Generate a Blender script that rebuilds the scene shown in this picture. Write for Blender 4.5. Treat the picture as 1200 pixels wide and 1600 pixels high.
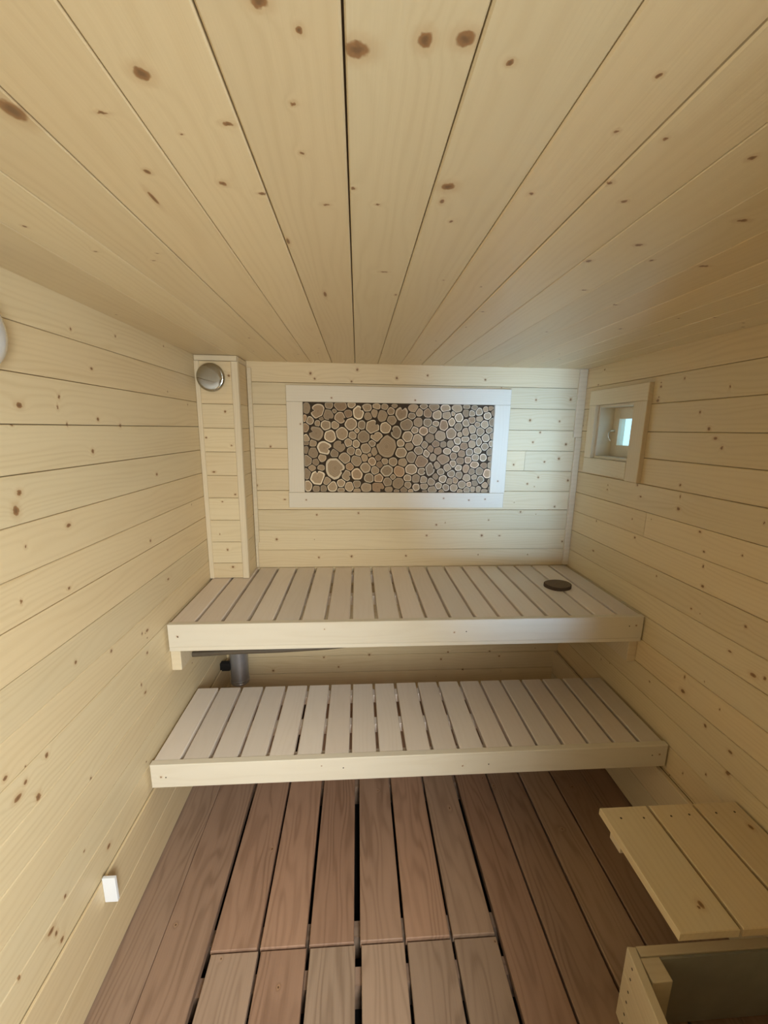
import bpy, math, random
from mathutils import Vector, Matrix
for o in list(bpy.data.objects): bpy.data.objects.remove(o)
scene = bpy.context.scene
C = scene.collection
# ------------------------------------------------------------------ camera
W, H, D = 1.968, 1.924, 2.181            # room: width (X), height (Z), back wall (Y)
CAMX, CAMZ = 0.7519, 1.6
PITCH, YAW, ROLL, FPX = 0.2016, 0.0668, 0.0135, 634.1
f = Vector((math.sin(YAW)*math.cos(PITCH), math.cos(YAW)*math.cos(PITCH), -math.sin(PITCH)))
r0 = Vector((math.cos(YAW), -math.sin(YAW), 0)); u0 = r0.cross(f)
rt = math.cos(ROLL)*r0 + math.sin(ROLL)*u0; up = -math.sin(ROLL)*r0 + math.cos(ROLL)*u0
cam = bpy.data.cameras.new('camera'); camo = bpy.data.objects.new('camera', cam); C.objects.link(camo)
camo.matrix_world = Matrix(((rt.x, up.x, -f.x, CAMX), (rt.y, up.y, -f.y, 0), (rt.z, up.z, -f.z, CAMZ), (0, 0, 0, 1)))
cam.sensor_fit = 'VERTICAL'; cam.sensor_height = 36; cam.lens = FPX*36/1600; cam.clip_start = .01
scene.camera = camo
# ------------------------------------------------------------------ world, daylight, exposure
wd = bpy.data.worlds.new('sky'); scene.world = wd; wd.use_nodes = True
bgn = wd.node_tree.nodes['Background']; bgn.inputs[0].default_value = (.42, .76, 1, 1); bgn.inputs[1].default_value = 2.0
def area(name, loc, aim, sx, sy, power, col, spread=180):
    l = bpy.data.lights.new(name, 'AREA'); l.shape = 'RECTANGLE'; l.size = sx; l.size_y = sy; l.energy = power; l.color = col; l.spread = math.radians(spread)
    o = bpy.data.objects.new(name, l); C.objects.link(o); o.location = loc
    o.rotation_euler = Vector(aim).to_track_quat('-Z', 'Y').to_euler(); return o
# added lamps stand in for daylight from behind; their two windows are invented
area('added_patch_beam', (.805, -.73, .95), (.30, 1, .20), .07, .7, 3.6, (.36, .62, 1.0), 27)  # added narrow beam that makes the bluish patch on the back wall
area('added_daylight_wide', (1.13, -.70, 1.38), (-.04, 1, -.50), .60, 1.0, 41, (.90, .95, .95), 140)  # added broad lamp in place of daylight from the doorway side
vs = scene.view_settings
vs.view_transform = 'Standard'; vs.look = 'None'; vs.gamma = 1; vs.use_curve_mapping = False; vs.exposure = 0.02
# ------------------------------------------------------------------ node helpers, materials
class NT:
    def __init__(s, m):
        m.use_nodes = True; s.t = m.node_tree; s.t.nodes.clear()
    def n(s, typ, **kw):
        nd = s.t.nodes.new(typ)
        for k, v in kw.items(): setattr(nd, k, v)
        return nd
    def val(s, sock, v):
        if hasattr(v, 'bl_rna') and hasattr(v, 'is_output'): s.t.links.new(v, sock)
        else: sock.default_value = v
    def m(s, op, a, b=0.0, c=None, clamp=False):
        nd = s.n('ShaderNodeMath', operation=op, use_clamp=clamp); s.val(nd.inputs[0], a); s.val(nd.inputs[1], b)
        if c is not None: s.val(nd.inputs[2], c)
        return nd.outputs[0]
    def step(s, v, a, b, x=0.0, y=1.0):
        nd = s.n('ShaderNodeMapRange', interpolation_type='SMOOTHSTEP')
        for i, q in enumerate((v, a, b, x, y)): s.val(nd.inputs[i], q)
        return nd.outputs[0]
    def mix(s, fac, a, b, blend='MIX'):
        nd = s.n('ShaderNodeMix', data_type='RGBA', blend_type=blend); s.val(nd.inputs[0], fac); s.val(nd.inputs[6], a); s.val(nd.inputs[7], b)
        return nd.outputs[2]
    def xyz(s, x, y, z):
        nd = s.n('ShaderNodeCombineXYZ'); s.val(nd.inputs[0], x); s.val(nd.inputs[1], y); s.val(nd.inputs[2], z); return nd.outputs[0]
    def sep(s, v):
        nd = s.n('ShaderNodeSeparateXYZ'); s.t.links.new(v, nd.inputs[0]); return nd.outputs
    def noise(s, v, scale=1.0, detail=2.0, rough=.5):
        nd = s.n('ShaderNodeTexNoise'); s.t.links.new(v, nd.inputs['Vector'])
        nd.inputs['Scale'].default_value = scale; nd.inputs['Detail'].default_value = detail; nd.inputs['Roughness'].default_value = rough
        return nd.outputs[0]
    def out(s, col, rough=.5, bump=None, bstr=.1, spec=.5, metal=0.0, coat=0.0):
        p = s.n('ShaderNodeBsdfPrincipled'); s.val(p.inputs['Base Color'], col); s.val(p.inputs['Roughness'], rough)
        p.inputs['Specular IOR Level'].default_value = spec; p.inputs['Metallic'].default_value = metal; p.inputs['Coat Weight'].default_value = coat
        if bump is not None:
            b = s.n('ShaderNodeBump'); b.inputs['Strength'].default_value = bstr; b.inputs['Distance'].default_value = .002
            s.t.links.new(bump, b.inputs['Height']); s.t.links.new(b.outputs[0], p.inputs['Normal'])
        o = s.n('ShaderNodeOutputMaterial'); s.t.links.new(p.outputs[0], o.inputs[0]); return p
def c3(h): return (h[0], h[1], h[2], 1)
NK = 7
def wood(name, light, dark, freq=55., contrast=.5, knots=True, tint=(1, .8, .65), tintamt=.3, bright=.12, rough=.45, knotcol=(.16, .07, .025), spec=.4, wob=1.0):
    """plank wood: grain runs along local X, board width is local Y; knots sit at the positions stored on the board"""
    mt = bpy.data.materials.new(name); t = NT(mt)
    p = t.n('ShaderNodeTexCoord').outputs['Object']; x, y, z = t.sep(p)
    oi = t.n('ShaderNodeObjectInfo').outputs['Random']
    r1 = t.m('MULTIPLY', oi, 37.3); r2 = t.m('FRACT', t.m('MULTIPLY', oi, 91.7)); r3 = t.m('FRACT', t.m('MULTIPLY', oi, 53.1))
    wn = t.noise(t.xyz(t.m('MULTIPLY', x, 1.3), t.m('MULTIPLY', y, 9.0), r1), 1.0, 2.0)
    fine = t.noise(t.xyz(t.m('MULTIPLY', x, 5.0), t.m('MULTIPLY', t.m('ADD', y, z), 260.0), r1), 1.0, 2.0)
    g = t.m('ADD', t.m('MULTIPLY', t.m('ADD', y, t.m('MULTIPLY', z, .6)), freq), t.m('MULTIPLY', wn, 7.0*wob))
    dm = None
    if knots:
        jit = t.m('MULTIPLY', t.m('SUBTRACT', t.noise(p, 160.0, 1.0), .5), .007)
        for i in range(NK):
            a = t.n('ShaderNodeAttribute', attribute_type='OBJECT', attribute_name='kn%d' % i)
            kx, ky, kr = t.sep(a.outputs['Vector'])
            kr = t.m('MAXIMUM', kr, 1e-5); el = t.m('MAXIMUM', a.outputs['Alpha'], .2)
            dx = t.m('DIVIDE', t.m('ADD', t.m('SUBTRACT', x, kx), jit), t.m('MULTIPLY', kr, el)); dy = t.m('DIVIDE', t.m('SUBTRACT', y, ky), kr)
            d = t.m('SQRT', t.m('ADD', t.m('MULTIPLY', dx, dx), t.m('MULTIPLY', dy, dy)))
            dm = d if dm is None else t.m('MINIMUM', dm, d)
        near = t.m('POWER', 2.718, t.m('MULTIPLY', dm, -.55))
        g = t.m('ADD', g, t.m('MULTIPLY', near, 2.2))
    ring = t.m('ADD', t.m('MULTIPLY', t.m('SINE', t.m('MULTIPLY', g, 6.2832)), .5), .5)
    ring = t.m('POWER', ring, 2.2)
    big = t.noise(t.xyz(t.m('MULTIPLY', x, 1.8), t.m('MULTIPLY', y, 14.0), t.m('ADD', r1, 5.0)), 1.0, 2.0)
    fac = t.m('MULTIPLY', t.m('ADD', t.m('MULTIPLY', ring, .55), t.m('MULTIPLY', fine, .45)), t.step(big, .3, .75, contrast*.35, contrast))
    col = t.mix(fac, c3(light), c3(dark))
    col = t.mix(t.m('MULTIPLY', r2, tintamt), col, c3(tint), 'MULTIPLY')
    b = t.m('ADD', 1.0-bright, t.m('MULTIPLY', r3, bright))
    col = t.mix(1.0, col, t.xyz(b, b, b), 'MULTIPLY')
    if knots:
        col = t.mix(t.m('MULTIPLY', t.step(dm, 2.6, .9), .30), col, c3((.50, .28, .11)))
        kc = t.mix(t.step(dm, .15, .8), c3(knotcol), c3((knotcol[0]*1.9, knotcol[1]*2.0, knotcol[2]*2.0)))
        col = t.mix(t.m('MULTIPLY', t.step(dm, 1.1, .75), .88), col, kc)
    t.out(col, rough, bump=fine, bstr=.10, spec=spec)
    return mt
def plain(name, col, rough=.5, metal=0.0, spec=.5, noise=0.0, scale=40., coat=0.0):
    mt = bpy.data.materials.new(name); t = NT(mt)
    p = t.n('ShaderNodeTexCoord').outputs['Object']; n = t.noise(p, scale, 3.0)
    k = t.m('ADD', 1-noise, t.m('MULTIPLY', n, 2*noise)); cc = t.mix(1.0, c3(col), t.xyz(k, k, k), 'MULTIPLY')
    t.out(cc, rough, spec=spec, metal=metal, coat=coat); return mt
PINE = wood('pine_panelling', (.81, .665, .425), (.63, .465, .245), 55, .55, tint=(1, .86, .72), tintamt=.35, bright=.10)
PINEC = wood('pine_ceiling', (.81, .665, .425), (.63, .465, .245), 50, .42, tint=(1, .86, .72), tintamt=.3, bright=.10, rough=.4)
TRIM = wood('pine_trim', (.79, .67, .47), (.63, .49, .30), 70, .45, tintamt=.15, bright=.08)
SLAT = wood('aspen_slat', (.88, .78, .68), (.78, .67, .55), 40, .45, knots=False, tint=(1, .88, .80), tintamt=.3, bright=.14, rough=.5)
FASC = wood('aspen_fascia', (.79, .71, .57), (.69, .59, .44), 38, .5, tintamt=.05, bright=.05, rough=.45)
FLOORM = wood('brown_decking', (.46, .325, .23), (.23, .145, .092), 30, .85, knots=True, tint=(1, .80, .72), tintamt=.9, bright=.22, rough=.5, knotcol=(.07, .03, .015), wob=1.6)
DARKW = plain('dark_backing', (.22, .14, .075), .9, noise=.2)
FRAMEW = wood('white_frame', (.80, .71, .56), (.70, .59, .43), 60, .35, tintamt=.1, bright=.05)
WOODIN = plain('cabin_lining', (.75, .63, .45), .7, noise=.1)
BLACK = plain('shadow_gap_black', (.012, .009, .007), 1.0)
CHROME = plain('polished_chrome', (.78, .78, .77), .06, 1.0)
VALVE = plain('dull_chrome', (.46, .45, .41), .09, 1.0)
GALV = plain('galvanised_steel', (.40, .40, .41), .30, .55, noise=.15, scale=25)
WHITE = plain('white_plastic', (.86, .87, .90), .35)
OPAL = plain('opal_glass', (.80, .82, .86), .15, coat=.6)
NAIL = plain('nail_steel', (.10, .07, .045), .45, .6)
GREY = plain('grey_sheet', (.42, .42, .37), .45, .3, noise=.3, scale=9)
PIPE = plain('brown_pipe', (.10, .075, .05), .45, 0, noise=.2)
BARK = plain('bark', (.075, .046, .024), .9, noise=.5, scale=180)
GROUND = plain('lawn', (.10, .18, .05), 1, noise=.3)
def slice_mat(name, heart, sap):
    mt = bpy.data.materials.new(name); t = NT(mt)
    a = t.n('ShaderNodeAttribute', attribute_name='rad').outputs['Fac']
    p = t.n('ShaderNodeTexCoord').outputs['Object']; oi = t.n('ShaderNodeObjectInfo').outputs['Random']
    r2 = t.m('FRACT', t.m('MULTIPLY', oi, 71.3)); r3 = t.m('FRACT', t.m('MULTIPLY', oi, 37.9))
    n = t.noise(p, 120.0, 2.0)
    w = t.m('ADD', a, t.m('MULTIPLY', t.m('SUBTRACT', n, .5), .10))
    s0 = t.m('ADD', .70, t.m('MULTIPLY', r2, .16))
    fac = t.m('MULTIPLY', t.step(w, s0, t.m('ADD', s0, .06)), t.step(r3, .15, .5, .25, 1.0))
    rings = t.m('ADD', .93, t.m('MULTIPLY', t.m('SINE', t.m('MULTIPLY', w, 34.0)), .07))
    col = t.mix(fac, c3(heart), c3(sap))
    pith = t.step(w, .22, .0, 0.0, .35); col = t.mix(pith, col, c3((heart[0]*.55, heart[1]*.5, heart[2]*.45)))
    b = t.m('MULTIPLY', rings, t.m('ADD', .72, t.m('MULTIPLY', t.m('FRACT', t.m('MULTIPLY', oi, 13.7)), .45)))
    col = t.mix(1.0, col, t.xyz(b, b, b), 'MULTIPLY')
    col = t.mix(t.m('MULTIPLY', t.step(oi, .75, .95), .5), col, c3((1, .78, .62)), 'MULTIPLY')
    t.out(col, .6, spec=.3); return mt
SLICE = slice_mat('log_end_grain', (.43, .30, .175), (.82, .68, .48))
COASTER = slice_mat('dark_log_end', (.17, .11, .06), (.19, .125, .07))
def glass():
    mt = bpy.data.materials.new('window_glass'); t = NT(mt)
    tr = t.n('ShaderNodeBsdfTransparent'); tr.inputs[0].default_value = (.95, .97, .97, 1)
    gl = t.n('ShaderNodeBsdfGlossy'); gl.inputs['Roughness'].default_value = .02
    mx = t.n('ShaderNodeMixShader'); mx.inputs[0].default_value = .08
    t.t.links.new(tr.outputs[0], mx.inputs[1]); t.t.links.new(gl.outputs[0], mx.inputs[2])
    o = t.n('ShaderNodeOutputMaterial'); t.t.links.new(mx.outputs[0], o.inputs[0]); return mt
GLASS = glass()
# ------------------------------------------------------------------ mesh helpers
def link(name, me, mat=None, parent=None):
    o = bpy.data.objects.new(name, me); C.objects.link(o)
    if parent is not None: o.parent = parent
    if mat is not None and me is not None and not me.materials: me.materials.append(mat)
    return o
def tag(o, label, cat, group=None):
    o['label'] = label; o['category'] = cat
    if group: o['group'] = group
    return o
def thing(name, loc, label, cat, group=None):
    o = bpy.data.objects.new(name, None); C.objects.link(o); o.location = loc; o.empty_display_size = .05
    return tag(o, label, cat, group)
def struct(o): o['kind'] = 'structure'; return o
_cache = {}
def plank_mesh(L, w, t, c, mat, c2=0.0):
    """plank along X, width Y, face at z=0 with chamfered long edges (c) and ends (c2)"""
    key = (round(L, 4), round(w, 4), round(t, 4), c, c2, mat.name)
    if key in _cache: return _cache[key]
    a, b = L/2, w/2; a2 = a-max(c2, 1e-5) if c2 else a
    V = [(-a2, -b+c, 0), (a2, -b+c, 0), (a2, b-c, 0), (-a2, b-c, 0), (-a, -b, -c), (a, -b, -c), (a, b, -c), (-a, b, -c), (-a, -b, -t), (a, -b, -t), (a, b, -t), (-a, b, -t)]
    F = [(0, 1, 2, 3), (4, 5, 1, 0), (5, 6, 2, 1), (6, 7, 3, 2), (7, 4, 0, 3), (8, 9, 5, 4), (9, 10, 6, 5), (10, 11, 7, 6), (11, 8, 4, 7), (11, 10, 9, 8)]
    me = bpy.data.meshes.new('plank'); me.from_pydata(V, [], F); me.update(); me.materials.append(mat); _cache[key] = me
    return me
def plank(name, parent, mat, u, n, center, L, w, t, c=.0015, c2=0.0, knots=()):
    """u: length direction, n: face normal, center: centre of the visible face (world)"""
    u = Vector(u); n = Vector(n); v = n.cross(u)
    o = link(name, plank_mesh(L, w, t, c, mat, c2), None, parent)
    M = Matrix(((u.x, v.x, n.x, center[0]), (u.y, v.y, n.y, center[1]), (u.z, v.z, n.z, center[2]), (0, 0, 0, 1)))
    if parent is not None: M = Matrix.Translation(-Vector(parent.location)) @ M
    o.matrix_local = M
    k = 0
    for (px, py, pz, r, el) in knots:
        d = Vector((px, py, pz))-Vector(center); a, b = d.dot(u), d.dot(v)
        if abs(a) <= L/2+.004 and abs(b) <= w/2+.003 and k < NK:
            o['kn%d' % k] = [a, b, r, el]; k += 1
    return o
def rand_knots(o, L, w, rng, dens=2.2, rmin=.0022, rmax=.006):
    k = len([1 for i in range(NK) if 'kn%d' % i in o.keys()])
    for _ in range(int(dens*L+rng.random())):
        if k >= NK: break
        o['kn%d' % k] = [rng.uniform(-L/2, L/2), rng.uniform(-w/2, w/2), rng.uniform(rmin, rmax), rng.choice([.6, .8, 1, 1.2, 1.8])]; k += 1
def box_data(boxes):
    V, F = [], []
    for (x0, y0, z0, x1, y1, z1) in boxes:
        b = len(V); V += [(x, y, z) for z in (z0, z1) for y in (y0, y1) for x in (x0, x1)]
        F += [tuple(b+i for i in q) for q in ((0, 2, 3, 1), (4, 5, 7, 6), (0, 1, 5, 4), (2, 6, 7, 3), (0, 4, 6, 2), (1, 3, 7, 5))]
    return V, F
def boxes(name, bx, mat, parent=None, bevel=0.0):
    V, F = box_data(bx); me = bpy.data.meshes.new(name)
    cx = [sum(v[i] for v in V)/len(V) for i in range(3)]
    me.from_pydata([tuple(v[i]-cx[i] for i in range(3)) for v in V], [], F); me.update(); me.materials.append(mat)
    o = link(name, me, None, parent); o.location = Vector(cx)-(Vector(parent.location) if parent else Vector())
    if bevel:
        m = o.modifiers.new('bevel', 'BEVEL'); m.width = bevel; m.segments = 2; m.limit_method = 'ANGLE'
    return o
def lathe(name, prof, mat, parent, M, seg=32, smooth=True):
    """profile [(r, z)] revolved about local Z, placed by matrix M (world)"""
    V, F = [], []
    for r, z in prof:
        for i in range(seg): a = 2*math.pi*i/seg; V.append((r*math.cos(a), r*math.sin(a), z))
    for j in range(len(prof)-1):
        for i in range(seg): F.append((j*seg+i, j*seg+(i+1) % seg, (j+1)*seg+(i+1) % seg, (j+1)*seg+i))
    me = bpy.data.meshes.new(name); me.from_pydata(V, [], F); me.update(); me.materials.append(mat)
    if smooth:
        me.polygons.foreach_set('use_smooth', [True]*len(F)); 
        try: me.set_sharp_from_angle(angle=math.radians(40))
        except Exception: pass
    o = link(name, me, None, parent)
    o.matrix_local = (Matrix.Translation(-Vector(parent.location)) if parent else Matrix()) @ M
    return o
def basis(n, loc):
    n = Vector(n).normalized(); a = Vector((0, 0, 1)) if abs(n.z) < .9 else Vector((1, 0, 0)); u = a.cross(n).normalized(); v = n.cross(u)
    return Matrix(((u.x, v.x, n.x, loc[0]), (u.y, v.y, n.y, loc[1]), (u.z, v.z, n.z, loc[2]), (0, 0, 0, 1)))
def tube(name, pts, r, mat, parent, seg=10):
    pts = [Vector(p) for p in pts]; V, F = [], []
    for i, p in enumerate(pts):
        t = (pts[min(i+1, len(pts)-1)]-pts[max(i-1, 0)]).normalized(); M = basis(t, (0, 0, 0)).to_3x3()
        for k in range(seg): a = 2*math.pi*k/seg; V.append(p+M @ Vector((r*math.cos(a), r*math.sin(a), 0)))
    for i in range(len(pts)-1):
        for k in range(seg): F.append((i*seg+k, i*seg+(k+1) % seg, (i+1)*seg+(k+1) % seg, (i+1)*seg+k))
    F.append(tuple(range(seg))[::-1]); F.append(tuple((len(pts)-1)*seg+k for k in range(seg)))
    c = sum(pts, Vector())/len(pts)
    me = bpy.data.meshes.new(name); me.from_pydata([tuple(v-c) for v in V], [], F); me.update(); me.materials.append(mat)
    me.polygons.foreach_set('use_smooth', [True]*len(F)); 
    try: me.set_sharp_from_angle(angle=math.radians(40))
    except Exception: pass
    o = link(name, me, None, parent); o.location = c-(Vector(parent.location) if parent else Vector()); return o
_nail = None
def nail(parent, n, loc, r=.0026):
    global _nail
    if _nail is None:
        V = [(math.cos(i*math.pi/4), math.sin(i*math.pi/4), z) for z in (-.3, .12) for i in range(8)]
        F = [(i, (i+1) % 8, 8+(i+1) % 8, 8+i) for i in range(8)]+[tuple(range(8, 16))]
        _nail = bpy.data.meshes.new('nail'); _nail.from_pydata(V, [], F); _nail.materials.append(NAIL)
    o = link('nail', _nail, None, parent)
    o.matrix_local = Matrix.Translation(-Vector(parent.location)) @ basis(n, loc) @ Matrix.Scale(r, 4)
    return o
rng = random.Random(4)
YF = -.10                                 # inner face of the front wall
# ------------------------------------------------------------------ knots seen on the panelling (metres)
CK = [(0.389,0.5286,.011,1.5),(0.5498,0.4702,.008,1),(0.6107,0.529,.006,.5),(0.5692,0.6429,.005,1),(0.6176,0.6631,.006,.5),(0.6853,0.571,.003,1),
(0.7516,0.4287,.0115,.75),(0.8091,0.415,.0065,1.25),(0.843,0.4114,.0085,.9),(0.8887,0.4301,.0035,1),(0.8748,0.6228,.0095,.9),(0.6291,0.8105,.003,4),
(0.6723,1.097,.004,5),(0.9936,0.6289,.0035,1),(0.9002,0.7146,.003,1),(0.6757,0.394,.007,.8),(0.7033,0.4146,.003,1.4),(0.6864,0.4941,.003,1),
(0.7061,0.6835,.005,.6),(1.0305,0.4318,.003,1),(1.2235,0.5321,.0045,1),(1.3478,0.6705,.009,.5),(1.2471,0.7656,.007,.6),(1.199,0.8404,.0055,1),
(1.133,0.6357,.0045,.7),(1.4359,0.8417,.010,.4),(0.7816,0.6766,.0035,.6),(0.8077,0.9365,.008,.4),(0.4564,0.6893,.003,6),(1.0976,0.51,.003,1),
(1.0362,0.5042,.003,1),(0.4822,0.5243,.006,.4),(0.7462,0.6389,.003,1),(1.28,1.0,.006,.5),(1.42,1.1,.008,.4),(1.1,1.2,.006,.5)]
LK = [(0.9282,1.4126,9),(0.9445,1.4501,5),(1.1284,1.6011,4),(1.5733,1.4224,4),(1.1907,1.8465,3),(1.3976,1.8725,3),(1.2589,1.7567,3),(1.1123,1.6688,4),
(1.2593,1.617,4),(1.1026,1.6433,4),(0.9837,1.6414,5),(1.2176,1.5272,5),(1.3696,1.5996,4),(1.0803,1.3428,4),(0.9373,1.3278,3),(1.4776,1.1902,4),
(0.9008,1.2104,4),(1.0498,1.1816,3),(1.0327,0.9779,4),(1.1832,0.9233,4),(1.3914,0.8816,4),(1.3572,0.8875,4),(1.3753,0.8029,4),(1.3175,0.7145,5),
(1.3351,0.6719,4),(0.8963,0.8141,5),(0.8301,0.8037,4),(0.8053,0.7867,5),(0.8545,0.7381,7),(0.7863,0.8575,4),(1.0234,0.62,5),(1.0528,0.3504,5),
(0.9555,0.2046,5),(0.8773,0.4089,4),(0.8218,0.3784,5),(0.834,0.3531,5),(0.8461,0.3129,5),(0.728,0.3924,5),(0.8892,0.1249,5)]
RK = [(1.5055,1.8001,4),(1.6223,1.7818,4),(1.307,1.7511,4),(1.6289,1.7276,5),(1.4103,1.6737,4),(1.3608,1.6157,5),(1.3285,1.5837,4),(1.2974,1.5528,5),
(1.4464,1.4074,4),(1.4377,1.3648,5),(1.4375,1.3181,5),(1.8864,1.3472,3),(1.887,1.3251,3),(1.65,1.3296,3),(1.6824,1.2236,3),(1.6799,1.3754,4),
(1.1095,1.3396,4),(1.2952,1.1923,3),(1.1558,1.2227,3),(1.2225,1.339,5),(1.3248,1.2567,3),(1.9443,1.1552,4),(1.6498,1.1474,4),(1.2874,1.1407,5),
(1.2758,1.0712,4),(1.4927,1.0282,3),(1.3061,0.9723,3),(1.0479,0.8725,5),(1.0142,0.8841,5),(1.1009,1.0074,4),(1.282,0.71,6),(1.2794,0.653,6),
(1.1677,0.5963,5),(1.4421,0.5825,3),(1.0671,0.5806,4),(1.1312,0.4316,4),(1.061,0.5053,6),(1.2178,0.3524,4)]
BK = [(0.5136,1.8723),(0.5345,1.8468),(0.722,1.8371),(0.9546,1.8586),(0.2986,1.5027),(0.2196,1.2979),(0.3108,1.0005),(0.5313,1.1378),(0.5383,0.895),
(0.7194,0.8999),(1.0254,0.9014),(0.7574,1.1473),(0.7515,1.8951),(1.1151,1.8746),(1.4198,1.8598),(1.5269,1.8459),(1.7085,1.8765),(1.7016,1.7622),
(1.8912,1.7678),(1.7395,1.5932),(1.7038,1.5404),(1.8904,1.531),(1.6067,1.4183),(1.7783,1.4348),(1.8587,1.453),(1.7512,1.3487),(1.6925,1.3128),
(1.9225,1.333),(1.8615,1.1841),(1.1391,1.0191),(1.4531,1.0179),(1.9262,0.9806),(1.8417,1.6533),(1.6782,1.6566),(1.6669,1.1533),(1.1911,1.0804),
(0.2599,0.2033),(0.5554,0.2825),(0.6408,0.2177),(0.8221,0.2923),(1.2929,0.2973),(1.2522,0.2519),(1.5468,0.2953),(1.6081,0.264),(1.3885,0.18),(1.6769,0.1935)]
EL = [.7, 1, .5, 1.3, .8, 1, 1.6]
CKN = [(x, y, H, r, e) for x, y, r, e in CK]
LKN = [(0, y, z, r*.00135, EL[i % 7]) for i, (y, z, r) in enumerate(LK)]
RKN = [(W, y, z, r*.0013, EL[i % 7]) for i, (y, z, r) in enumerate(RK)]
BKN = [(x, D, z, .0055 if i % 3 else .007, .9) for i, (x, z) in enumerate(BK)]
# ------------------------------------------------------------------ room shell
TB = .014                                 # panelling thickness
wall_left = struct(boxes('wall_left', [(-.10, YF-.1, -.2, -TB, D+.1, H+.1)], DARKW))
wall_back = struct(boxes('wall_back', [(-TB, D+TB, -.2, W+TB, D+.1, H+.1)], DARKW))
WY0, WY1, WZ0, WZ1 = 1.745, 2.035, 1.469, 1.731      # window opening in the right wall
wall_right = struct(boxes('wall_right', [(W+TB, YF-.1, -.2, W+.14, WY0, H+.1), (W+TB, WY1, -.2, W+.14, D+.1, H+.1), (W+TB, WY0, -.2, W+.14, WY1, WZ0), (W+TB, WY0, WZ1, W+.14, WY1, H+.1)], DARKW))
DX0, DX1, DZ1 = .25, 1.05, 1.86           # doorway behind the camera
wall_front = struct(boxes('wall_front', [(-TB, YF-.1, -.2, DX0, YF, H+.1), (DX1, YF-.1, -.2, W+TB, YF, H+.1), (DX0, YF-.1, DZ1, DX1, YF, H+.1), (DX0, YF-.1, -.2, DX1, YF, 0)], WOODIN))
ceiling = struct(boxes('ceiling', [(-TB, YF, H+TB, W+TB, D+TB, H+.1)], DARKW))
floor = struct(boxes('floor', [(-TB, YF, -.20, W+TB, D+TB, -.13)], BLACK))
# panelling boards, one object each
ROWS = [H+.006, 1.8255, 1.7165, 1.6035, 1.494, 1.384, 1.2705, 1.1655, 1.0525, .940, .8385, .7290, .6195, .5100, .4005, .2910, .1815, .0720, -.04]
def wob(a): return rng.uniform(-a, a)
def row_planks(wall, u, n, fixed, axis_len, knots, holes=(), joints=(), shift=0):
    """horizontal boards on a wall: fixed(s, z) -> world point at run s and height z"""
    for i in range(len(ROWS)-1):
        zt, zb = ROWS[i]+(shift if i else 0), ROWS[i+1]+shift
        gap = .0012+rng.random()*.0010; c = rng.choice([.0012, .0018, .0024])
        segs = [axis_len]
        for (s0, s1, z0, z1) in holes:
            if zt > z0+.002 and zb < z1-.002:
                segs = [(axis_len[0], s0), (s1, axis_len[1])]
                if zt > z1+.004: boards(wall, u, n, fixed, (s0, s1), z1, zt, gap, c, knots)
                if zb < z0-.004: boards(wall, u, n, fixed, (s0, s1), zb, z0, gap, c, knots)
        for (row, s) in joints:
            if row == i: segs = [q for a, b in segs for q in (((a, s-.0008), (s+.0008, b)) if a < s < b else ((a, b),))]
        for sg in segs: boards(wall, u, n, fixed, sg, zb, zt, gap, c, knots)
def boards(wall, u, n, fixed, sg, zb, zt, gap, c, knots):
    a, b = sg; w = zt-zb-gap
    o = plank('wall_board', wall, PINE, u, n, fixed((a+b)/2, (zt+zb)/2), b-a, w, TB-.0008*rng.random(), c, knots=knots)
    rand_knots(o, b-a, w, rng, 1.2, .002, .0045)
row_planks(wall_left, (0, 1, 0), (1, 0, 0), lambda s, z: (0, s, z), (YF, D), LKN, shift=-.004)
row_planks(wall_back, (1, 0, 0), (0, -1, 0), lambda s, z: (s, D, z), (0, W), BKN, joints=((4, 1.667),))
row_planks(wall_right, (0, 1, 0), (-1, 0, 0), lambda s, z: (W, s, z), (YF, D), RKN, holes=((WY0, WY1, WZ0, WZ1),), joints=((6, 1.60),))
CX = [0, .168, .285, .401, .5175, .6235, .7400, .8555, .9720, 1.0800, 1.188, 1.300, 1.415, 1.530, 1.645, 1.760, 1.875, W]
GAPS = {.401: .0022, .6235: .0018, .7400: .0024, .8555: .0018, 1.08: .0028}
for i in range(len(CX)-1):
    g0, g1 = GAPS.get(CX[i], .0014)/2, GAPS.get(CX[i+1], .0014)/2
    a, b = CX[i]+g0, CX[i+1]-g1
    o = plank('ceiling_board', ceiling, PINEC, (0, 1, 0), (0, 0, -1), ((a+b)/2, (YF+D)/2, H), D-YF, b-a, TB, rng.choice([.0012, .0016, .0022]), knots=CKN)
    rand_knots(o, D-YF, b-a, rng, 1.6, .002, .0045)
# floor decking with open joints, a removable section in the middle, joists below
FX = [(.001, .130), (.1315, .281), (.295, .4385), (.4475, .588), (.600, .741), (.761, .897), (.907, 1.049), (1.059, 1.196), (1.214, 1.358), (1.366, 1.5125), (1.5215, 1.666), (1.674, 1.819), (1.8205, 1.967)]
SEAM = .992
for i, (a, b) in enumerate(FX):
    cut = 2 <= i <= 7
    parts = [(YF, D)] if not cut else [(YF, SEAM-.002-.004*(i-2)/5), (SEAM+.003-.004*(i-2)/5, D)]
    for j, (y0, y1) in enumerate(parts):
        dz = 0 if not cut else (-.004 if j == 0 else (.004 if i >= 5 else 0))
        sh = .004 if (cut and j == 0) else 0
        o = plank('floor_board', floor, FLOORM, (0, 1, 0), (0, 0, 1), ((a+b)/2+sh, (y0+y1)/2, dz), y1-y0, b-a, .028, .002, .0015)
        rand_knots(o, y1-y0, b-a, rng, .7, .002, .004)
for y in (.60, .93, 1.05, 1.62, 2.05):
    boxes('joist', [(0, y-.022, -.129, W, y+.022, -.034)], FLOORM, floor)
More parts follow.
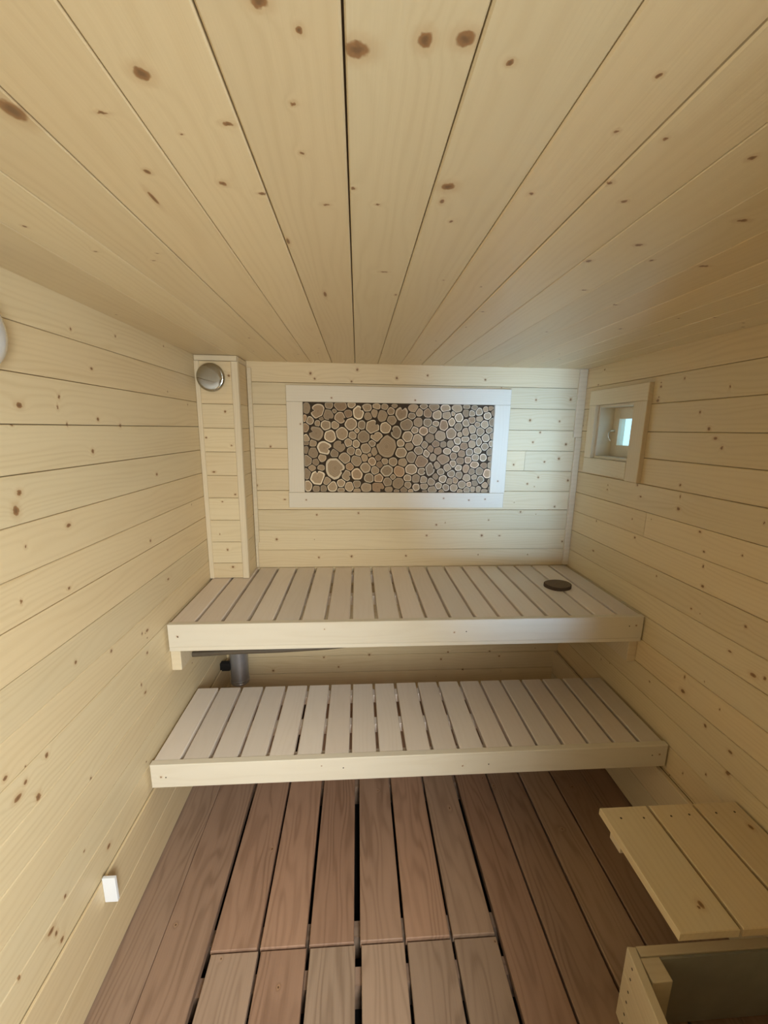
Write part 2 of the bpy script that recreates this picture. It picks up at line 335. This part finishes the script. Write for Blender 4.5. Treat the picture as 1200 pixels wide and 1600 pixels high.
# plinth boards along the foot of both side walls
pl = struct(boxes('baseboard_left', [(0, 0.0, .001, .003, D-.001, .285)], DARKW))
for zb, zt in ((.006, .150), (.152, .292)): plank('plinth_board', pl, PINE, (0, 1, 0), (1, 0, 0), (.010, D/2+.05, (zb+zt)/2), D-.1, zt-zb, .0068, .0015)
pr = struct(boxes('baseboard_right', [(W-.006, 0.0, .001, W, D-.001, .285)], DARKW))
for zb, zt in ((.006, .148), (.150, .288)): plank('plinth_board', pr, TRIM, (0, 1, 0), (-1, 0, 0), (W-.022, D/2+.05, (zb+zt)/2), D-.1, zt-zb, .0158, .0015)
# corner trims on the back wall
t1 = struct(boxes('trim_1', [(1.923, D-.012, 1.570, W-.001, D-.0005, H-.001)], TRIM, bevel=.002))
t2 = struct(boxes('trim_2', [(1.935, D-.016, .846, W-.001, D-.0005, 1.569)], TRIM, bevel=.002))
t3 = struct(boxes('trim_3', [(.1985, D-.014, .986, .219, D-.0005, 1.893)], TRIM, bevel=.002))
t4 = struct(boxes('trim_4', [(.1985, D-.010, .846, .211, D-.0005, .985)], TRIM, bevel=.0015))
# unseen dressing room added behind the doorway to block sky and shape daylight
pb = [(-.25, -.9, -.2, .72, -.8, 2.3), (.88, -.9, -.2, .92, -.8, 2.3), (1.52, -.9, -.2, 1.7, -.8, 2.3), (.72, -.9, -.2, .88, -.8, .25), (.72, -.9, 1.85, .88, -.8, 2.3), (.92, -.9, -.2, 1.52, -.8, .25), (.92, -.9, 1.85, 1.52, -.8, 2.3)]
struct(boxes('wall_light_shaper_back', pb, WOODIN))
struct(boxes('wall_light_shaper_left', [(-.35, -.9, -.2, -.25, YF-.1, 2.3)], WOODIN))
struct(boxes('wall_light_shaper_right', [(1.7, -.9, -.2, 1.8, YF-.1, 2.3)], WOODIN))
struct(boxes('floor_light_shaper', [(-.25, -.8, -.2, 1.7, YF-.1, 0)], WOODIN))
struct(boxes('ceiling_light_shaper', [(-.35, -.9, 2.3, 1.8, YF-.1, 2.4)], WOODIN))
# ------------------------------------------------------------------ window in the right wall
win = bpy.data.objects.new('window_1', None); C.objects.link(win); win.location = (W, (WY0+WY1)/2, WZ0); struct(win)
XT = W-.020
def pbox(name, b, mat, parent, bevel=.0015): return boxes(name, [b], mat, parent, bevel)
def hplank(name, parent, mat, y0, y1, z0, z1, x=XT, t=.0195, along='y'):
    if along == 'y': return plank(name, parent, mat, (0, 1, 0), (-1, 0, 0), (x, (y0+y1)/2, (z0+z1)/2), y1-y0, z1-z0, t, .0015, .0015)
    return plank(name, parent, mat, (0, 0, 1), (-1, 0, 0), (x, (y0+y1)/2, (z0+z1)/2), z1-z0, y1-y0, t, .0015, .0015)
hplank('casing_board', win, TRIM, 1.662, 2.092, WZ1+.0005, 1.804)
hplank('casing_board', win, TRIM, 1.662, 1.745, 1.386, WZ1, along='z')
hplank('casing_board', win, TRIM, 1.7455, 2.092, 1.393, WZ0)
hplank('casing_board', win, TRIM, WY1, 2.092, WZ0+.0005, WZ1, along='z')
XS = W+.075                                # sash plane
pbox('jamb_board', (W+.0005, WY1-.012, WZ0, W+.139, WY1-.0002, WZ1), FRAMEW, win)
pbox('jamb_board', (W+.0005, WY0+.0002, WZ0, W+.139, WY0+.012, WZ1), FRAMEW, win)
pbox('head_board', (W+.0005, WY0+.0122, WZ1-.012, W+.139, WY1-.0122, WZ1-.0002), FRAMEW, win)
pbox('sill_board', (W+.0005, WY0+.0122, WZ0+.0002, W+.139, WY1-.0122, WZ0+.012), FRAMEW, win)
GY0, GY1, GZ0, GZ1 = 1.822, 1.977, 1.537, 1.664
sash = pbox('sash_stile', (XS, GY1, WZ0+.0125, XS+.035, WY1-.0125, WZ1-.0125), FRAMEW, win)
pbox('sash_stile', (XS, WY0+.0125, WZ0+.0125, XS+.035, GY0, WZ1-.0125), FRAMEW, win)
pbox('sash_rail', (XS+.0004, GY0+.0002, GZ1, XS+.035, GY1-.0002, WZ1-.0125), FRAMEW, win)
pbox('sash_rail', (XS+.0004, GY0+.0002, WZ0+.0125, XS+.035, GY1-.0002, GZ0), FRAMEW, win)
pbox('pane', (XS+.016, GY0+.0002, GZ0+.0002, XS+.020, GY1-.0002, GZ1-.0002), GLASS, win, 0)
hp = [(XS-.004, 2.004, 1.607), (XS-.020, 2.007, 1.606), (XS-.028, 2.010, 1.596), (XS-.030, 2.008, 1.580), (XS-.026, 2.000, 1.565), (XS-.022, 1.994, 1.556)]
tube('handle', hp, .0035, CHROME, win)
lathe('handle_plate', [(0, .003), (.008, .003), (.009, 0)], CHROME, win, basis((-1, 0, 0), (XS-.0002, 2.004, 1.607)), 16)
# ------------------------------------------------------------------ boxed-in duct in the back left corner
CY, CW, CZ0 = 2.0212, .196, .8396
col = thing('duct_casing', (CW/2, 2.10, CZ0), 'boxed-in wooden corner column running up to the ceiling beside the log panel', 'column')
pbox('core', (.012, CY+.014, CZ0, CW-.014, D-.001, H-.002), DARKW, col, 0)
CJ = [H-.026, 1.7057, 1.5934, 1.4816, 1.3672, 1.2566, 1.1435, 1.0313, .920, CZ0+.0005]
for a, b in zip(CJ[:-1], CJ[1:]):
    o = plank('front_board', col, PINE, (1, 0, 0), (0, -1, 0), (.0935, CY, (a+b)/2), .143, a-b-.0016, .0135, .0016); rand_knots(o, .143, .1, rng, 9, .003, .006)
    plank('side_board', col, PINE, (0, 1, 0), (1, 0, 0), (CW, (CY+.0215+D)/2, (a+b)/2), D-CY-.024, a-b-.0012, .0135, .0012)
hz = (CZ0+H-.026)/2; hl = H-.028-CZ0
plank('corner_trim', col, TRIM, (0, 0, 1), (0, -1, 0), (.0115, CY-.006, hz), hl, .0215, .018, .002)
plank('corner_trim', col, TRIM, (0, 0, 1), (0, -1, 0), (.1815, CY-.005, hz), hl, .0315, .0245, .003)
plank('head_trim', col, TRIM, (1, 0, 0), (0, -1, 0), (CW/2+.001, CY-.006, H-.0135), CW-.004, .024, .018, .002)
plank('head_trim', col, TRIM, (0, 1, 0), (1, 0, 0), (CW+.001, (CY+.0005+D)/2+.006, H-.0135), D-CY-.014, .024, .014, .002)
# chrome air valve at the top of the column
VC = (.080, CY, 1.822)
valve = thing('air_valve', VC, 'round polished chrome air valve near the top of the corner column', 'air valve')
lathe('valve_collar', [(0, .0005), (.050, .0005), (.050, .012), (.046, .014), (0, .014)], VALVE, valve, basis((0, -1, 0), VC), 48)
prof = [(.030, .014), (.056, .016), (.0625, .020), (.0640, .025), (.0625, .030), (.058, .0335), (.052, .0350), (.030, .0358), (0, .0360)]
lathe('valve_disc', prof, VALVE, valve, basis((0, -1, 0), VC), 64)
# ------------------------------------------------------------------ benches
PITCH_S = (W-.012)/19
def bench(name, label, yf, yb, zt, zf, cut, rails, strip):
    b = thing(name, (W/2, (yf+yb)/2, zf-.02), label, 'bench')
    FT = .024
    fz0 = zf+(.018 if strip else 0)
    plank('fascia', b, FASC, (1, 0, 0), (0, -1, 0), (W/2+.001, yf, (zt+fz0)/2), W-.016, zt-fz0, FT, .002, .002,
          knots=[(x, yf, z, r, 1) for x, z, r in ((.045, zt-.05, .0035), (1.93, zt-.04, .0035), (1.15, zt-.055, .003), (.62, zt-.03, .002))])
    if strip: plank('fascia_lip', b, FASC, (1, 0, 0), (0, -1, 0), (W/2+.001, yf+.002, zf+.0088), W-.018, .0172, FT-.004, .0015)
    for i in range(19):
        x0 = .006+i*PITCH_S; g = .006
        y1 = cut if (cut and i < 2) else yb
        y0 = yf+FT+.0008
        plank('slat', b, SLAT, (0, 1, 0), (0, 0, 1), (x0+PITCH_S/2+wob(.0008), (y0+y1)/2, zt-.001+wob(.0006)), y1-y0, PITCH_S-2*g+wob(.0015), .024, .003, .002)
    for y, hgt in rails:
        pbox('support_rail', (.205 if y > 2 else .046, y-.022, zt-.0255-hgt, W-.046, y+.022, zt-.0258), SLAT, b)
    return b
ub = bench('upper_bench', 'upper slatted pale wooden bench across the back wall below the log panel', 1.5143, D-.004, .8392, .7242, None, ((1.566, .075), (1.85, .045), (2.14, .045)), True)
for s in (0, 1):
    x0, x1 = (.001, .040) if s == 0 else (W-.040, W-.001)
    pbox('bearer', (x0, 1.5385 if s == 0 else 1.54, .628 if s == 0 else .6165, x1, D-.002 if s else 1.99, .8392-.0258), TRIM, ub, .002)
lb = bench('lower_bench', 'lower slatted pale wooden bench below the upper bench', 1.2907, 1.735, .4089, .3134, None, ((1.338, .05), (1.515, .04), (1.705, .04)), False)
for s in (0, 1):
    x0, x1 = (.001, .040) if s == 0 else (W-.040, W-.001)
    pbox('bearer', (x0, 1.3155, .300, x1, 1.733, .4089-.0258), TRIM, lb, .002)
for bb, yf, zt, xs in ((ub, 1.5143, .8392, (.047, 1.90, 1.20)), (lb, 1.2907, .4089, (.062, .70, 1.25, 1.90))):
    for k, x in enumerate(xs): nail(bb, (0, -1, 0), (x, yf-.0002, zt-.052+.01*(k % 2)))
# dark slice of wood lying on the upper bench
def slice_mesh(name, pts, h, mats):
    """outline pts (x, y) about the pith; bark on the flank and rim, wood on the face; face at z=h"""
    n = len(pts); V, F, rad, mi = [], [], [], []
    rings = ((1.0, 0, 1.1), (1.0, h-.001, 1.1), (.965, h, 1.0), (.93, h, 1.0), (.6, h, .6), (.3, h, .3))
    for s, z, r in rings:
        for x, y in pts: V.append((x*s, y*s, z)); rad.append(r)
    V.append((0, 0, h)); rad.append(0)
    for j in range(len(rings)-1):
        for i in range(n): F.append((j*n+i, j*n+(i+1) % n, (j+1)*n+(i+1) % n, (j+1)*n+i)); mi.append(1 if j < 3 else 0)
    b = (len(rings)-1)*n
    for i in range(n): F.append((b+i, b+(i+1) % n, len(V)-1)); mi.append(0)
    F.append(tuple(range(n))[::-1]); mi.append(1)
    me = bpy.data.meshes.new(name); me.from_pydata(V, [], F); me.update()
    for m in mats: me.materials.append(m)
    me.polygons.foreach_set('material_index', mi)
    at = me.attributes.new('rad', 'FLOAT', 'POINT'); at.data.foreach_set('value', rad)
    return me
pts = [(.068*math.cos(a)*(1+.04*math.sin(3*a+1)), .060*math.sin(a)*(1+.05*math.cos(2*a))) for a in [2*math.pi*i/28 for i in range(28)]]
o = link('log_slice', slice_mesh('log_slice', pts, .016, (COASTER, BARK))); o.location = (1.752, 1.855, .8384); o.rotation_euler = (0, 0, .3)
tag(o, 'dark round slice of wood lying on the right end of the upper bench', 'wood slice')
# ------------------------------------------------------------------ framed panel of log slices
PY = D-.0005
panel = thing('log_mosaic', ((.391+1.556)/2, PY, 1.18), 'framed wall panel of small round log slices on the back wall', 'wall panel')
pbox('backing', (.470, PY-.004, 1.258, 1.478, PY, 1.738), BARK, panel, 0)
def frm(x0, x1, z0, z1, vert=False, t=.026):
    u = (0, 0, 1) if vert else (1, 0, 0); L, w = (z1-z0, x1-x0) if vert else (x1-x0, z1-z0)
    plank('frame_board', panel, FRAMEW, u, (0, -1, 0), ((x0+x1)/2, PY-t, (z0+z1)/2), L, w, t, .0015, .0015,
          knots=[(x, PY-t, z, .004, 1) for x, z in ((.62, 1.752), (1.05, 1.748), (.46, 1.62), (.48, 1.225), (1.22, 1.235), (1.45, 1.231), (1.36, 1.225), (1.515, 1.33))])
frm(.391, 1.556, 1.7312, 1.812); frm(.391, .4730, 1.2652, 1.7308, True, .0255); frm(1.4740, 1.556, 1.2652, 1.7308, True, .0255); frm(.389, 1.552, 1.183, 1.2648, False, .028)
SLICES=[(490,1700,19.5,26.9),(550,1684,34.4,36.6,170),(606,1717,19.6,19.1),(665,1714,31.2,23.9),(721,1722,19.7,17.6),(634,1687,11.5,10.3),(
600,1667,27.9,28.2,-60),(663,1655,29.0,28.3,-15),(704,1675,20.5,19.2),(507,1638,19.0,19.9),(482,1648,9.7,19.2),(546,1624,13.2,16.2),(
588,1617,26.4,26.5),(636,1617,19.8,19.4),(483,1602,18.1,22.7),(538,1574,34.7,37.5,160),(610,1560,28.3,31.1),(672,1574,29.9,31.1),(485,1540,18.1,27.8),(
520,1523,19.8,18.1),(704,1528,19.4,21.5),(567,1649,11.8,11.0),(486,1526,16.6,13.2),(485,1488,11.6,21.5),(521,1473,24.9,28.2),(578,1498,36.0,34.7,-10),(
657,1508,30.1,27.2,50),(631,1471,20.1,21.6),(567,1447,20.1,20.0),(490,1431,21.6,31.7),(533,1425,16.7,18.5),(513,1394,18.4,18.5),(561,1395,18.5,15.2),(
685,1446,28.6,26.9),(747,1435,27.1,28.6),(789,1450,16.9,20.9),(830,1430,19.8,22.0),(635,1394,49.0,57.9,-25),(711,1402,19.7,19.6),(
694,1355,22.1,29.0,-20),(749,1362,29.0,30.7),(795,1398,27.2,27.2),(846,1383,20.6,22.2),(485,1364,20.1,32.2),(542,1344,38.8,40.7,95),(
590,1325,19.7,20.5),(665,1315,22.1,20.6),(814,1342,24.7,24.7),(490,1299,20.3,29.1),(534,1284,18.7,17.2),(571,1284,17.0,18.9),(619,1296,25.5,27.5),(
665,1277,19.8,12.2),(709,1296,24.0,24.1),(749,1310,19.8,19.9),(750,1274,20.6,12.1),(800,1292,29.2,24.3),(816,1466,10.2,10.1),(757,1681,27.1,33.7,45),(
802,1707,24.8,19.2),(851,1714,21.6,14.4),(893,1713,18.3,14.4),(944,1718,15.0,9.6),(807,1664,19.3,19.4),(840,1680,16.6,21.0),(882,1666,25.0,29.1),(
926,1691,18.4,19.4),(982,1679,31.9,33.9,80),(1043,1708,26.9,19.4),(930,1646,25.2,23.4),(1036,1669,20.2,15.6),(719,1622,29.9,30.8),(774,1619,20.0,22.8),(
830,1610,34.1,34.2,40),(899,1608,27.6,29.4),(1010,1624,32.2,29.4),(955,1584,25.3,33.0,160),(1053,1597,18.7,18.1),(749,1590,12.7,12.5),(
727,1565,20.7,21.4),(784,1559,30.2,31.3),(853,1560,30.3,23.8,140),(1017,1562,27.2,29.2),(904,1509,50.9,57.2,150),(745,1522,18.4,19.9),(
829,1524,18.6,17.2),(980,1528,19.7,19.3),(1026,1512,20.5,20.7),(798,1498,27.1,28.3),(718,1485,19.5,21.6),(757,1477,16.2,20.0),(840,1483,16.2,23.4),(
983,1479,29.1,26.9),(862,1451,15.4,15.1),(897,1431,17.0,16.9),(870,1414,17.0,16.9),(941,1430,21.3,22.1),(993,1427,22.3,22.0),(1040,1454,25.8,30.5),(
1092,1433,32.9,32.3),(909,1382,31.0,31.4),(975,1379,27.6,29.1),(1040,1391,31.1,28.1),(1096,1380,20.2,19.9,0),(1142,1392,24.4,34.3,20),(
1178,1413,17.4,19.9),(942,1349,14.5,14.5),(865,1342,23.4,24.0),(914,1322,23.5,24.9),(1022,1343,20.8,19.0),(1067,1341,22.6,22.5),(1108,1333,19.2,20.1),(
1150,1324,20.3,20.9),(862,1294,32.8,26.0,-40),(971,1315,29.5,30.4),(1023,1305,18.1,19.1),(921,1282,20.8,15.7),(963,1273,14.0,8.7),(1003,1280,19.2,15.7),(
1069,1294,19.3,19.2),(1112,1300,21.0,16.8),(1158,1282,24.6,16.8),(1040,1275,15.7,8.8),(1117,1272,14.1,6.3),(1097,1717,21.9,12.9),(1151,1714,28.7,19.4),(
1212,1710,27.1,19.5),(1273,1710,28.9,21.1),(1324,1720,18.8,11.4),(1367,1715,17.1,13.0),(1074,1687,18.5,19.5),(1120,1685,21.9,23.4),(
1169,1677,24.5,24.4),(1220,1675,23.2,21.2),(1254,1684,10.9,11.4),(1286,1664,22.2,23.6),(1322,1688,17.1,19.6),(1355,1687,17.2,16.4),(
1392,1696,19.9,19.6),(1069,1636,23.0,23.6),(1120,1636,22.1,21.3),(1164,1631,17.7,13.8),(1207,1622,22.2,31.3),(1249,1641,17.8,21.4),(
1325,1637,18.9,18.2),(1357,1652,20.0,16.4),(1396,1658,18.9,14.8),(1387,1629,14.5,14.9),(1101,1592,23.9,22.5),(1148,1600,21.2,19.8),(
1285,1616,20.6,20.5),(1068,1546,28.0,29.9),(1134,1556,23.3,23.9),(1191,1569,28.2,28.3),(1247,1581,26.8,29.2),(1294,1577,13.1,13.3),(
1326,1590,18.0,20.7),(1361,1604,20.1,21.6),(1405,1593,21.5,21.7),(1283,1543,20.1,18.5),(1326,1552,23.5,14.1),(1370,1564,19.1,16.1),(
1108,1521,16.4,19.5),(1168,1526,20.6,17.4),(1208,1524,16.6,16.1),(1248,1526,19.0,19.5),(1401,1539,15.7,22.9),(1362,1527,19.1,20.9),(
1321,1515,20.2,19.5),(1077,1490,22.4,21.9),(1140,1499,16.6,18.5),(1180,1490,20.0,19.6),(1230,1488,20.1,17.0),(1277,1501,20.1,16.9),(
1120,1475,17.3,21.0),(1154,1455,18.0,19.6),(1311,1476,19.2,19.7),(1351,1484,20.2,20.4),(1396,1493,21.0,17.6),(1211,1444,33.1,25.6),(
1266,1462,17.4,19.7),(1236,1401,20.3,20.7),(1265,1422,18.2,18.8),(1304,1438,21.7,18.8),(1346,1443,19.3,18.9),(1386,1456,20.3,18.8),(
1428,1456,18.3,19.8),(1434,1514,21.0,19.6),(1461,1486,15.8,20.4),(1469,1452,14.1,15.5),(1296,1400,18.2,16.6),(1338,1395,18.3,22.5),(
1382,1418,22.9,19.0),(1434,1413,18.3,15.5),(1469,1415,14.1,17.3),(1200,1377,19.3,18.0),(1258,1368,20.4,19.1),(1370,1380,17.7,17.3),(
1413,1383,21.3,21.5),(1456,1370,24.2,24.3),(1173,1352,15.7,17.3),(1214,1339,21.1,20.9),(1301,1360,20.4,20.1),(1344,1346,21.9,21.6),(
1386,1350,15.9,14.6),(1421,1336,19.6,21.0),(1250,1327,18.3,17.4),(1281,1332,15.8,18.1),(1320,1310,23.0,21.0),(1359,1310,16.0,14.7),(
1390,1317,18.5,17.5),(1446,1307,17.1,15.8),(1472,1326,10.7,16.8),(1191,1302,18.2,18.2),(1232,1293,19.4,18.3),(1276,1292,21.2,20.4),(
1348,1281,18.5,15.9),(1381,1285,15.0,15.9),(1412,1284,15.0,17.6),(1309,1274,16.0,10.6),(1446,1275,19.7,10.0),(1208,1274,15.8,8.8),(1476,1284,8.9,17.7),(
1427,1708,14.4,14.7),(1454,1714,15.5,11.4),(1438,1675,20.0,19.1),(1470,1692,12.0,16.4),(1427,1630,20.1,21.5),(1466,1642,17.4,21.5),(
1452,1600,17.4,16.7),(1435,1560,20.9,20.2),(1471,1572,14.0,20.2),(1468,1530,14.0,16.9)]#END
S = [(x/1000, z/1000, a/1000, b/1000, (q[0] if q else None)) for x, z, a, b, *q in SLICES]
PX0, PX1, PZ0, PZ1 = .4735, 1.4735, 1.2655, 1.7305
for i, (x, z, a, b, hd) in enumerate(S):
    n = 22 if a < .03 else 30; q = random.Random(i); p1, p2, p3 = (q.uniform(0, 6.28) for _ in range(3)); pts = []
    amp = .03 if a > .02 else .02
    for k in range(n):
        th = 2*math.pi*k/n; c, s = math.cos(th), math.sin(th)
        r = 1/math.sqrt((c/a)**2+(s/b)**2)*(1.16+amp*math.sin(2*th+p1)+amp*math.sin(3*th+p2)+.012*math.sin(5*th+p3))
        if hd is not None:
            dth = (th-math.radians(hd)+math.pi) % (2*math.pi)-math.pi; r *= 1-(.55 if a < .045 else .38)*math.exp(-(dth/.22)**2)
        for j, (x2, z2, a2, b2, _) in enumerate(S):          # stay on the own side of each neighbour
            if j == i: continue
            ex, ez = x2-x, z2-z; dd = math.hypot(ex, ez)
            if dd > a+a2+b+b2: continue
            ux, uz = ex/dd, ez/dd; ra, rb = 1/math.sqrt((ux/a)**2+(uz/b)**2), 1/math.sqrt((ux/a2)**2+(uz/b2)**2)
            lim = dd*ra/(ra+rb) if ra+rb > dd*.80 else dd
            pr_ = c*ux+s*uz
            if pr_ > .05: r = min(r, max((lim-.0010)/pr_, .2*a))
        if c > .01: r = min(r, (PX1-x)/c)
        if c < -.01: r = min(r, (PX0-x)/c)
        if s > .01: r = min(r, (PZ1-z)/s)
        if s < -.01: r = min(r, (PZ0-z)/s)
        pts.append((r*c, r*s))
    h = .010+q.random()*.005
    o = link('log_slice', slice_mesh('slice', pts, h, (SLICE, BARK)), None, panel)
    o.matrix_local = Matrix.Translation(-panel.location) @ Matrix(((1, 0, 0, x), (0, 0, -1, PY-.004), (0, 1, 0, z), (0, 0, 0, 1)))
# ------------------------------------------------------------------ pipe work under the upper bench
duct = thing('vent_duct', (.098, 2.085, .195), 'grey galvanised metal duct end hanging under the upper bench by the left wall', 'duct')
MD = basis((0, 0, 1), (.098, 2.085, 0))
lathe('duct_pipe', [(.0465, .215), (.0475, .215), (.0475, .799), (.0465, .799), (.0465, .215)], GALV, duct, MD, 40)
lathe('duct_end', [(.036, .203), (.047, .203), (.0495, .207), (.0495, .213), (.0475, .2185), (.0500, .224), (.0475, .230), (.0470, .2145), (.0380, .2120), (.036, .203)], GALV, duct, MD, 40)
lathe('duct_cap', [(.0, .211), (.0375, .209), (.0375, .2125), (0, .2135)], GALV, duct, MD, 40)
pbox('dark_block', (.0005, 2.06, .285, .052, 2.09, .33), BLACK, duct)  # small black block between left wall and duct
rod = tube('conduit', [(.048, 1.632, .643), (.21, 1.630, .652), (.43, 1.63, .656), (.62, 1.63, .665), (.80, 1.63, .682), (1.0, 1.63, .70)], .0120, PIPE, None)
tag(rod, 'thin dark conduit running sideways just below the front edge of the upper bench', 'conduit')
# ------------------------------------------------------------------ low side shelf on the right wall
sh = thing('side_shelf', (1.74, .84, .39), 'low yellow board shelf against the right wall in the front right corner', 'shelf')
ZS = .4446
for x0, x1 in ((1.511, 1.662), (1.671, 1.811), (1.820, 1.961)):
    o = plank('shelf_board', sh, PINE, (0, 1, 0), (0, 0, 1), ((x0+x1)/2, .853, ZS), .325, x1-x0, .023, .002, .002, knots=[(1.61, .745, ZS, .006, 1.6), (1.60, .74, ZS, .004, 1), (1.93, .93, ZS, .006, 1.5)])
    for x in (x0+.045, x1-.035): nail(sh, (0, 0, 1), (x, .978+wob(.003), ZS+.0002), .0032)
for y, xb in ((.935, 1.513), (.74, 1.56)): pbox('batten', (xb, y-.024, ZS-.0455, W-.023, y+.024, ZS-.0235), TRIM, sh)
pbox('wall_bearer', (W-.0225, .68, ZS-.085, W-.0005, 1.01, ZS-.0235), TRIM, sh)
# ------------------------------------------------------------------ low wooden box on the floor, bottom right
bx = thing('floor_box', (1.70, .5, .004), 'low open pale wooden box with grey lining standing on the floor', 'box')
BZ = .245
def sloped(name, p0, p1, z0, z1, t, mat, inward):
    """upright board between two plan points"""
    p0, p1 = Vector((*p0, 0)), Vector((*p1, 0)); u = (p1-p0).normalized(); n = Vector((u.y, -u.x, 0))
    if n.dot(Vector(inward+(0,))) > 0: n = -n
    c = (p0+p1)/2; return plank(name, bx, mat, u, n, (c.x, c.y, (z0+z1)/2), (p1-p0).length, z1-z0, t, .0015, .0015)
A0, A1 = (1.475, .7905), (1.405, .300)
for z0, z1 in ((.0045, .083), (.0835, .164), (.1645, BZ)):
    sloped('side_board', A0, A1, z0, z1, .022, TRIM, (1, 0))
    sloped('back_board', (1.499, .7905), (W-.024, .7905), z0, z1, .022, TRIM, (0, -1))
    sloped('front_board', (1.432, .300), (W-.024, .300), z0, z1, .022, TRIM, (0, 1))
    for k, yy in enumerate((.757, .757)):
        px = 1.475-.143*(.7905-yy); nail(bx, (-1, .143, 0), (px-.0004, yy-.012*k*0, (z0+z1)/2+(.018 if k else -.018)), .0032)
pbox('corner_post', (1.4955, .7180, .0045, 1.5490, .7675, BZ-.003), TRIM, bx, .002)
pbox('lining_sheet', (1.5500, .7610, .0045, W-.026, .7670, BZ-.004), GREY, bx, 0)
# ------------------------------------------------------------------ lamp and small white cover on the left wall
LC = (0, .847, 1.775)
lamp = thing('wall_lamp', LC, 'white round dome lamp on the left wall at the picture edge', 'lamp')
lathe('lamp_base', [(0, .0005), (.082, .0005), (.084, .004), (.084, .018), (.080, .020), (0, .020)], WHITE, lamp, basis((1, 0, 0), LC), 48)
lathe('lamp_shade', [(.081, .0202), (.0835, .026), (.081, .037), (.072, .049), (.055, .058), (.030, .064), (0, .066)], OPAL, lamp, basis((1, 0, 0), LC), 48)
cov = thing('cover_box', (.0, .99, .222), 'small white plastic cover box low on the left wall near the floor', 'cover')
pbox('cover_body', (.0105, .9905, .2225, .0470, .9965, .3085), WHITE, cov, .0015)
pbox('cover_base', (.0105, .9966, .2235, .0465, 1.0000, .3075), WHITE, cov, .0005)
